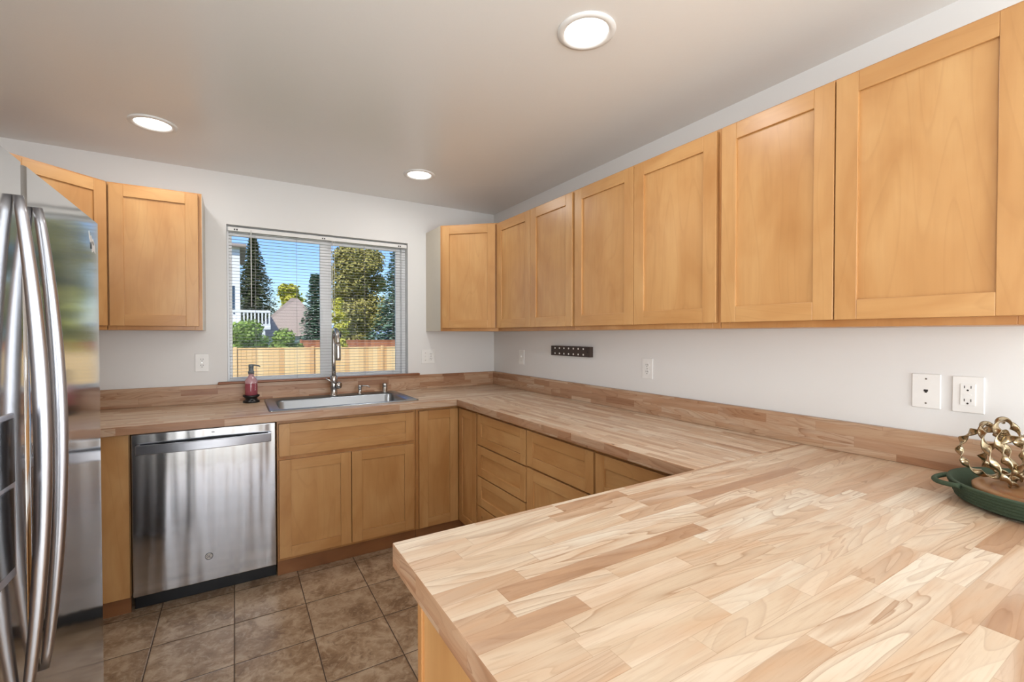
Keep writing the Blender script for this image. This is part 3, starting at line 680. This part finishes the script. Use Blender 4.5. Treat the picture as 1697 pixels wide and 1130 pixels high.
# ================================================================ refrigerator
FRX = -2.360; FY1 = -1.700; FYS = -2.288; FY0 = -2.655
fg = thing('refrigerator', 'tall stainless steel side by side refrigerator at the left edge, reflecting the window', 'refrigerator', (-2.80, (FY0+FY1)/2, FL))
ox, oy, oz = -2.80, (FY0+FY1)/2, FL
def FB(m, x0, x1, y0, y1, z0, z1, k=None): m.box(x0-ox, x1-ox, y0-oy, y1-oy, z0-oz, z1-oz, k)
m_ = MB(); FB(m_, -3.215, -2.435, FY0+0.004, FY1-0.004, 0.0, 1.685); m_.build('body', 'dark_metal', fg, 0.004)
m_ = MB(); FB(m_, -2.434, -2.40, FY0+0.02, FY1-0.02, -0.035, 0.035); m_.build('base_grille', 'black', fg)
def fdoor(y0, y1):
    # convex door front, rounded vertical edges; local mesh
    prof = []; n = 20; x_back = -2.43
    for i in range(n+1):
        u = i/n; y = y0+(y1-y0)*u; e = 2*u-1
        x = FRX - 0.0006*e*e
        d = min(y-y0, y1-y)
        prof.append((x, y))
    # rounding
    R = 0.012
    full = [(x_back, y0)]
    full += [(FRX-0.0006-R+R*math.sin(a)*1.0, y0+R-R*math.cos(a)) for a in [PI/2*k/5 for k in range(6)]]
    full += [(x, y) for x, y in prof if y0+R*1.2 < y < y1-R*1.2]
    full += [(FRX-0.0006-R+R*math.cos(a), y1-R+R*math.sin(a)) for a in [PI/2*k/5 for k in range(6)]]
    full += [(x_back, y1)]
    m = MB(); zb, zt = 0.05, 1.705
    k = 0; A = [m.bm.verts.new((x-ox, y-oy, zb-oz)) for x, y in full]; B_ = [m.bm.verts.new((x-ox, y-oy, zt-oz)) for x, y in full]
    nn = len(A)
    for i in range(nn):
        f = m.bm.faces.new((A[i], A[(i+1) % nn], B_[(i+1) % nn], B_[i])); f.smooth = (i < 6 or nn-8 < i < nn-1)
    m.bm.faces.new(list(reversed(A))); m.bm.faces.new(B_)
    return m.build('door', 'steel_fridge', fg)
dr = fdoor(FYS+0.004, FY1); df = fdoor(FY0, FYS-0.004)
def fhandle(yc, parent):
    m = MB(); prev = None; n = 30; zt, zb = 1.63, 0.645; wd = 0.0085
    for i in range(n+1):
        u = i/n; z = zb+(zt-zb)*u; bow = 0.029*math.sin(PI*u)**0.8 if 0 < u < 1 else 0.0
        x = FRX + 0.004 + bow; th = 0.010 + 0.006*math.sin(PI*u); ww = wd*(0.55+0.45*math.sin(PI*u)**0.6)
        pr_ = [(-min(th*0.55, bow+0.004), -ww), (th*0.5, -ww*0.85), (th, -ww*0.3), (th, ww*0.3), (th*0.5, ww*0.85), (-min(th*0.55, bow+0.004), ww)]
        ring = [m.bm.verts.new((x+a-ox, yc+b-oy, z-oz)) for a, b in pr_]
        if prev:
            for j in range(6): m.bm.faces.new((prev[j], prev[(j+1) % 6], ring[(j+1) % 6], ring[j])).smooth = True
        else: m.bm.faces.new(ring)
        prev = ring
    m.bm.faces.new(list(reversed(prev)))
    m.build('handle', 'steel_handle', parent)
fhandle(FYS+0.047, dr); fhandle(FYS-0.054, df)
m_ = MB(); FB(m_, -2.425, -2.405, FYS-0.0035, FYS+0.0035, 0.06, 1.69); m_.build('door_gasket', 'grey_plastic', fg)
# dispenser in the near door
m_ = MB(); FB(m_, -2.3665, -2.357, -2.575, -2.362, 0.905, 1.215); m_.build('dispenser_bezel', 'steel_handle', df, 0.003)
m_ = MB(); FB(m_, -2.3565, -2.355, -2.565, -2.370, 1.085, 1.205); m_.build('dispenser_display', 'black_gloss', df, 0.001)
m_ = MB(); FB(m_, -2.3565, -2.3555, -2.565, -2.376, 0.925, 1.075); m_.build('dispenser_recess', 'black_gloss', df, 0.001)
# worn white sticker with dark marks near the top corner of the far door
m_ = MB(); FX_ = FRX-0.0003
def sp(pts, k, dx=0.0):
    vs = [m_.bm.verts.new((FX_+dx-ox, y-oy, z-oz)) for y, z in pts]; vs2 = [m_.bm.verts.new((FX_+dx+0.0006-ox, y-oy, z-oz)) for y, z in pts]
    kk = m_.slot(k); nn = len(vs)
    for i in range(nn): m_.bm.faces.new((vs[i], vs[(i+1) % nn], vs2[(i+1) % nn], vs2[i])).material_index = kk
    m_.bm.faces.new(vs).material_index = kk; m_.bm.faces.new(list(reversed(vs2))).material_index = kk
sp([(-1.815, 1.665), (-1.800, 1.650), (-1.792, 1.655), (-1.775, 1.640), (-1.772, 1.648), (-1.750, 1.628), (-1.745, 1.608), (-1.768, 1.612), (-1.782, 1.606), (-1.795, 1.628), (-1.812, 1.645)], 'plate')
sp([(-1.800, 1.634), (-1.793, 1.636), (-1.788, 1.616), (-1.795, 1.614)], 'dark_metal', 0.0007); sp([(-1.778, 1.640), (-1.770, 1.632), (-1.772, 1.628), (-1.780, 1.635)], 'dark_metal', 0.0007)
m_.build('sticker', None, dr)

# ================================================================ recessed lights
def can_light(x, y, label):
    t = thing('recessed_light', label, 'ceiling light', (x, y, CE), 0, 'recessed ceiling lights')
    m = MB(); prof = [(0.103, -0.0005), (0.102, -0.005), (0.090, -0.0085), (0.080, -0.0075), (0.076, -0.002)]
    m.lathe(prof, 48, 'white_trim', open_=True); m.build('trim_ring', None, t)
    m = MB(); m.lathe([(0.0765, -0.0025), (0.05, -0.0035), (0.002, -0.004)], 40, 'emit', open_=True); m.build('lens', None, t)
    L = light('recessed_lamp', 'AREA', (x, y, CE-0.012), (0, 0, 0), 3.6, (1.0, 0.97, 0.94), shape='DISK', size=0.15)
can_light(-0.925, -2.335, 'round recessed ceiling light above the peninsula, the nearest of three')
can_light(-2.350, -0.640, 'round recessed ceiling light above the refrigerator side cabinets')
can_light(-0.932, -0.640, 'round recessed ceiling light in the far corner between window and right wall cabinets')

# ================================================================ outlets and plates
def plate(label, loc, rotz, gangs, wdt=0.076, cat='outlet', name='wall_outlet'):
    """local: x across, z up, front towards -y"""
    t = thing(name, label, cat, loc, rotz, 'wall plates above the counters')
    W2 = wdt/2; H2 = 0.058
    bx(-W2, W2, -0.006, -0.0005, -H2, H2).build('cover_plate', 'plate', t, 0.003, 3)
    for (gx, typ) in gangs:
        if typ == 'duplex':
            for s_ in (1, -1):
                m = MB(); zc = 0.0195*s_
                m.tube([(gx, -0.0055, zc), (gx, -0.0085, zc)], 0.0165, 24, 'plate')
                m.box(gx-0.0072, gx-0.0048, -0.0092, -0.0084, zc-0.001, zc+0.0075, 'slot'); m.box(gx+0.0048, gx+0.0072, -0.0092, -0.0084, zc-0.001, zc+0.0075, 'slot')
                m.tube([(gx, -0.0084, zc-0.008), (gx, -0.0092, zc-0.008)], 0.0026, 10, 'slot'); m.build('socket', None, t)
            MB().disc((gx, -0.006, 0), 0.0028, (0, -1, 0), 12, 0.001).build('screw', 'nickel', t)
        elif typ == 'gfci':
            m = MB(); m.box(gx-0.0175, gx+0.0175, -0.0085, -0.0058, -0.034, 0.034, 'plate')
            for s_ in (1, -1):
                zc = 0.021*s_
                m.box(gx-0.0085, gx-0.0065, -0.0092, -0.0084, zc-0.001, zc+0.0075, 'slot'); m.box(gx+0.0065, gx+0.0085, -0.0092, -0.0084, zc-0.001, zc+0.0075, 'slot')
                m.tube([(gx, -0.0084, zc-0.007), (gx, -0.0092, zc-0.007)], 0.0028, 10, 'slot')
            m.build('socket', None, t, 0.0008, 1)
            bx(gx-0.009, gx+0.009, -0.0096, -0.0084, -0.003, -0.0004).build('test_button', 'plate', t); bx(gx-0.009, gx+0.009, -0.0096, -0.0084, 0.0004, 0.003).build('reset_button', 'plate', t)
        elif typ == 'phone':
            m = MB(); m.box(gx-0.0055, gx+0.0055, -0.0068, -0.0058, -0.002, 0.005, 'slot'); m.box(gx-0.003, gx+0.003, -0.0068, -0.0058, -0.006, -0.002, 'slot'); m.build('phone_jack', None, t)
            for s_ in (1, -1): MB().disc((gx, -0.006, 0.041*s_), 0.0028, (0, -1, 0), 12, 0.001).build('screw', 'nickel', t)
        elif typ == 'switch':
            bx(gx-0.005, gx+0.005, -0.015, -0.0058, -0.002, 0.012).build('toggle', 'plate', t, 0.001)
            for s_ in (1, -1): MB().disc((gx, -0.006, 0.03*s_), 0.0028, (0, -1, 0), 12, 0.001).build('screw', 'nickel', t)
plate('white duplex outlet on the window wall left of the soap bottle', (-2.186, 0, 1.177), 0, [(0, 'duplex')])
plate('double white plate with switch and outlet between the window and corner cabinet', (-0.630, 0, 1.178), 0, [(-0.024, 'switch'), (0.024, 'duplex')], 0.116)
plate('white switch plate on the right wall nearest the room corner', (0, -0.470, 1.176), -PI/2, [(0, 'switch')], cat='light switch', name='light_switch')
plate('white duplex outlet on the right wall just past the dark magnetic strip', (0, -1.795, 1.168), -PI/2, [(0, 'duplex')])
plate('white telephone jack plate on the right wall above the peninsula end', (0, -3.010, 1.171), -PI/2, [(0, 'phone')], cat='phone jack', name='phone_jack_plate')
plate('white outlet with test and reset buttons on the right wall nearest the camera', (0, -3.113, 1.170), -PI/2, [(0, 'gfci')])
# magnetic knife strip
ms = thing('magnetic_strip', 'dark brown wooden magnetic knife strip with pale round studs on the right wall', 'knife strip', (0, -1.122, 1.246), -PI/2)
bx(-0.212, 0.212, -0.030, -0.0008, -0.034, 0.034).build('bar', 'strip', ms, 0.0015)
for r in range(2):
    for c in range(7):
        MB().disc((-0.162+0.0517*c, -0.0302, 0.019-0.038*r), 0.0062, (0, -1, 0), 14, 0.0012).build('stud', 'stud', ms)
for sx in (-0.204, 0.186): MB().disc((sx+0.004, -0.0302, -0.001), 0.0045, (0, -1, 0), 12, 0.0006).build('screw_hole', 'black', ms)

# ================================================================ tray, board, knot
TX, TY = -0.238, -3.338
tr = thing('serving_tray', 'round dark green woven tray with loop handle at the right edge of the peninsula', 'tray', (TX, TY, CT+0.0005))
prof = [(0.002, 0.0), (0.165, 0.0), (0.185, 0.008)]
for i in range(5):
    r = 0.189+0.0035*i; z = 0.012+0.0085*i; prof += [(r-0.001, z-0.003), (r+0.0025, z), (r-0.001, z+0.0035)]
prof += [(0.207, 0.052), (0.205, 0.056), (0.198, 0.056), (0.194, 0.050), (0.178, 0.014), (0.165, 0.008), (0.002, 0.008)]
MB().lathe(prof, 72, 'tray', open_=True).build('basket', None, tr)
for a0 in (117, -63):
    pts = []
    for i in range(17):
        u = i/16; a = math.radians(a0 + (u-0.5)*34); r = 0.206 + 0.029*math.sin(PI*u)
        pts.append((r*math.cos(a), r*math.sin(a), 0.050-0.004*math.sin(PI*u)))
    MB().tube(pts, 0.0065, 12, 'tray').build('loop_handle', None, tr)
bd = MB().lathe([(0.135, -0.0145), (0.142, 0.0), (0.156, 0.005), (0.158, 0.018), (0.154, 0.022), (0.134, 0.022), (0.130, 0.017), (0.122, 0.017), (0.118, 0.022), (0.002, 0.022)], 64, 'acacia', mats=['acacia']*7 + ['maple_kick'] + ['acacia']*3).build('serving_board', None, loc=(TX+0.004, TY, CT+0.0245))
tag(bd, 'round acacia wood board with a groove lying inside the green tray', 'serving board')
kn = thing('metal_knot', 'twisted antique brass chain knot ornament resting on the round wooden board', 'ornament', (TX, TY, CT+0.0475))
random.seed(4)
def ribbon(cx, cy, cz, ra, rb, rx, ry, rz_, tw=9):
    m = MB(); Rm = Matrix.Rotation(rz_, 4, 'Z') @ Matrix.Rotation(ry, 4, 'Y') @ Matrix.Rotation(rx, 4, 'X')
    n = 132; pts = []
    for i in range(n):
        a = 2*PI*i/n; pts.append(tuple(Vector((cx, cy, cz)) + (Rm @ Vector((ra*math.cos(a), rb*math.sin(a), 0)))))
    m.tube(pts, 0.0100, 8, 'brass', closed=True, flat=(1.0, 0.16, tw*PI))
    m.build('twisted_link', None, kn)
RB = [(0.000, 0.125, 0.078, 0.080, 0.062, 84, 24, 62), (-0.012, 0.105, 0.080, 0.086, 0.074, 62, -34, 18), (0.022, 0.085, 0.092, 0.086, 0.074, 72, 34, -14),
      (0.006, 0.055, 0.082, 0.088, 0.078, 48, 22, 100)]
for (cx, cy, cz, ra, rb, rx, ry, rz_) in RB: ribbon(cx, cy, cz, ra, rb, math.radians(rx), math.radians(ry), math.radians(rz_), 11)

# ================================================================ outdoors
GZ = -0.95
g_ = MB(); g_.box(-30, 45, 0.3, 90, GZ-0.2, GZ)
tag(g_.build('lawn', 'grass'), 'green lawn of the back yard beyond the window', 'lawn', kind='structure')
def fence(label, p0, p1, top, mat, name='garden_fence', posts=4):
    a = Vector(p0); b = Vector(p1); L = (b-a).length; rz = math.atan2((b-a).y, (b-a).x)
    t = thing(name, label, 'fence', (a.x, a.y, GZ), rz)
    m = MB(); x = 0.0; h = top-GZ
    while x < L:
        m.box(x, x+0.136, 0, 0.018, 0.02, h-0.05); x += 0.14
    m.build('boards', mat, t)
    m = MB(); m.box(0, L, -0.02, 0.05, h-0.05, h-0.015); m.build('top_rail', mat, t)
    for i in range(posts+1):
        px = L*i/posts; bx(px-0.045, px+0.045, -0.05, -0.0205, 0, h+0.02).build('post', mat, t)
    return t
fence('new pale cedar plank fence crossing the back yard outside the window', (-6.0, 12.3, 0), (8.0, 9.9, 0), 0.985, 'fence', posts=7)
fence('old reddish plank fence showing just above the pale cedar fence', (0.35, 17.2, 0), (9.0, 15.4, 0), 1.13, 'fence_old', posts=4)

def leaf_quad(m, c, n, up, w, l, k):
    a = n.cross(up).normalized()*w; b = up*l
    vs = [m.bm.verts.new(c-a*0.6), m.bm.verts.new(c+b*0.5-a), m.bm.verts.new(c+b+a*0.2), m.bm.verts.new(c+b*0.4+a)]
    m.bm.faces.new(vs).material_index = k
def conifer(label, x, y, top, rad, leaf, seed, base_frac=0.08, dens=1.0):
    rnd = random.Random(seed); H = top-GZ
    t = thing('conifer_tree', label, 'tree', (x, y, GZ))
    MB().tube([(0, 0, 0), (0, 0, H*0.5), (0, 0, H*0.97)], [0.22, 0.13, 0.02], 10).build('trunk', 'bark', t)
    m = MB(); layers = int(H/0.17)
    for i in range(layers):
        u = base_frac + (1-base_frac)*i/layers; z = H*u; R = rad*(1-u)**0.8*rnd.uniform(0.85, 1.1)+0.08
        nb = int(9*dens)+2
        for b in range(nb):
            a = 2*PI*b/nb + rnd.uniform(-0.35, 0.35); RR = R*rnd.uniform(0.65, 1.12); d = Vector((math.cos(a), math.sin(a), 0)); side = Vector((-d.y, d.x, 0))
            steps = max(3, int(RR/0.14))
            for s_ in range(steps):
                q = (s_+0.6)/steps; c = d*RR*q + Vector((0, 0, z - 0.35*RR*q*q + rnd.uniform(-0.03, 0.06)))
                for sd in (-1, 1):
                    dirv = (d*rnd.uniform(0.4, 0.9) + side*sd*rnd.uniform(0.4, 1.0) + Vector((0, 0, rnd.uniform(-0.35, 0.25)))).normalized()
                    nn = Vector((rnd.uniform(-0.5, 0.5), rnd.uniform(-0.5, 0.5), 1)).normalized()
                    leaf_quad(m, c, nn, dirv, 0.085, 0.27*(1.15-q*0.5), 0)
    m.build('foliage', leaf, t, recalc=False)
    return t
def broadleaf(label, x, y, top, rad, leaf, seed, n=5200, trunk=0.25, squash=1.0, name='leafy_tree', cat='tree', size=0.13, bottom=None):
    rnd = random.Random(seed); H = top-GZ
    t = thing(name, label, cat, (x, y, GZ))
    MB().tube([(0, 0, 0), (0, 0, H*0.4), (0.05, 0, H*0.75)], [trunk, trunk*0.6, 0.03], 8).build('trunk', 'bark', t)
    zb = (bottom-GZ) if bottom is not None else H*0.3
    blobs = []
    for i in range(44):
        u = rnd.random(); a = rnd.uniform(0, 2*PI); zc = zb + (H-zb)*u; env = math.sqrt(max(0.05, 1-(abs(u-0.45)/0.62)**2))
        r = rad*env*rnd.uniform(0.1, 0.72); blobs.append((Vector((r*math.cos(a), r*math.sin(a), min(zc, H-rad*0.25))), rad*rnd.uniform(0.26, 0.40)))
    m = MB()
    for i in range(n):
        c, br = blobs[rnd.randrange(len(blobs))]
        v = Vector((rnd.gauss(0, 1), rnd.gauss(0, 1), rnd.gauss(0, 1)))
        v.normalize(); p = c + v*br*rnd.uniform(0.6, 1.05)
        if p.z < 0.05: continue
        leaf_quad(m, p, (v+Vector((rnd.uniform(-.6, .6), rnd.uniform(-.6, .6), rnd.uniform(-.2, .8)))).normalized(), Vector((rnd.uniform(-1, 1), rnd.uniform(-1, 1), rnd.uniform(-1, 0.3))).normalized(), size*0.45, size, 0)
    m.build('foliage', leaf, t, recalc=False)
    return t
conifer('tall dark green conifer filling the left pane of the window', -0.78, 37.0, 8.93, 3.0, 'leaf_fir', 1, dens=1.8)
conifer('blue green conifer at the right edge of the left window pane', 2.15, 26.0, 5.1, 1.35, 'leaf_blue', 2, dens=1.5)
conifer('tall blue green spruce at the right side of the right window pane', 5.60, 20.0, 6.9, 2.3, 'leaf_blue', 3, dens=1.7)
broadleaf('large olive brown leafy tree in the middle of the right window pane', 4.25, 24.0, 6.3, 2.0, 'leaf_olive', 4, 30000, 0.3, bottom=0.9, size=0.15)
broadleaf('small yellow green tree beside the tan roof of the neighbouring house', 2.11, 42.2, 5.9, 1.6, 'leaf_yellow', 5, 5000, 0.2, bottom=1.5, size=0.26)
broadleaf('narrow yellow green shrub standing behind the fence near the window centre', 1.40, 14.6, 2.75, 0.42, 'leaf_yellow', 6, 4500, 0.05, name='tall_shrub', cat='shrub', size=0.09, bottom=-0.4)
broadleaf('wide bright green shrub behind the fence below the white balcony', -1.75, 14.6, 1.78, 0.95, 'leaf_green', 7, 8000, 0.08, name='shrub', cat='shrub', size=0.11, bottom=-0.2)
broadleaf('lower green shrub behind the fence in front of the tan roofed house', -0.45, 14.8, 1.50, 0.75, 'leaf_green', 8, 6000, 0.08, name='shrub', cat='shrub', size=0.10, bottom=-0.2)
# white house with balcony, left
h = thing('white_house', 'white sided house with a railed balcony at the left edge of the window', 'house', (-6.5, 21.6, GZ))
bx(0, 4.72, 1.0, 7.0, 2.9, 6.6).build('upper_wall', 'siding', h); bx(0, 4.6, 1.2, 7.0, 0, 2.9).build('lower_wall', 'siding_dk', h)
bx(3.9, 4.5, 0.99, 0.9999, 3.3, 4.7).build('window', 'house_win', h)
bx(0, 5.95, -0.6, 1.0, 2.55, 2.80).build('balcony_floor', 'siding', h)
m_ = MB(); m_.box(0, 5.95, -0.6, -0.52, 3.33, 3.45)
x = 0.02
while x < 5.9: m_.box(x, x+0.06, -0.59, -0.54, 2.80, 3.33); x += 0.15
m_.build('balcony_railing', 'siding', h)
for px in (4.15, 5.6): bx(px, px+0.12, -0.55, -0.43, 0, 2.55 if px > 5 else 5.2).build('balcony_post', 'siding', h)
m_ = MB(); m_.poly([(-0.3, 0.7), (5.0, 0.7), (5.0, 7.3), (-0.3, 7.3)], 6.6, 6.75); m_.build('roof', 'shingle', h)
# tan roofed house
h = thing('tan_roofed_house', 'house with a steep tan shingle roof between the two conifers', 'house', (1.35, 30.0, GZ))
bx(-2.3, 2.3, 0, 2.6, 0, 2.2).build('wall', 'siding', h)
m_ = MB(); b4 = [m_.bm.verts.new(p) for p in ((-2.6, -0.3, 2.2), (2.6, -0.3, 2.2), (2.6, 2.9, 2.2), (-2.6, 2.9, 2.2))]; tp = [m_.bm.verts.new(p) for p in ((0.0, 1.3, 4.85), (0.4, 1.4, 4.85))]
for f_ in ((b4[0], b4[1], tp[1], tp[0]), (b4[1], b4[2], tp[1]), (b4[2], b4[3], tp[0], tp[1]), (b4[3], b4[0], tp[0])): m_.bm.faces.new(f_)
m_.bm.faces.new(b4); m_.build('roof', 'shingle', h)
bx(-0.3, 0.5, -0.02, -0.001, 0.9, 1.8).build('window', 'house_win', h)
h = thing('pale_blue_building', 'long low pale blue roofed building far beyond the fence', 'building', (4.3, 45.0, GZ))
bx(0, 8.5, 0, 5, 0, 2.3).build('wall', 'siding', h)
m_ = MB(); vs = [m_.bm.verts.new(p) for p in ((-0.3, -0.4, 2.3), (8.8, -0.4, 2.3), (8.8, 5.4, 2.3), (-0.3, 5.4, 2.3), (0.2, 2.5, 3.3), (8.3, 2.5, 3.3))]
for q in ((0, 1, 5, 4), (1, 2, 5), (2, 3, 4, 5), (3, 0, 4), (0, 3, 2, 1)): m_.bm.faces.new([vs[i] for i in q])
m_.build('roof', 'blue_roof', h)
for k in range(4): bx(0.8+2*k, 1.7+2*k, -0.02, -0.001, 1.0, 1.9).build('window', 'house_win', h)
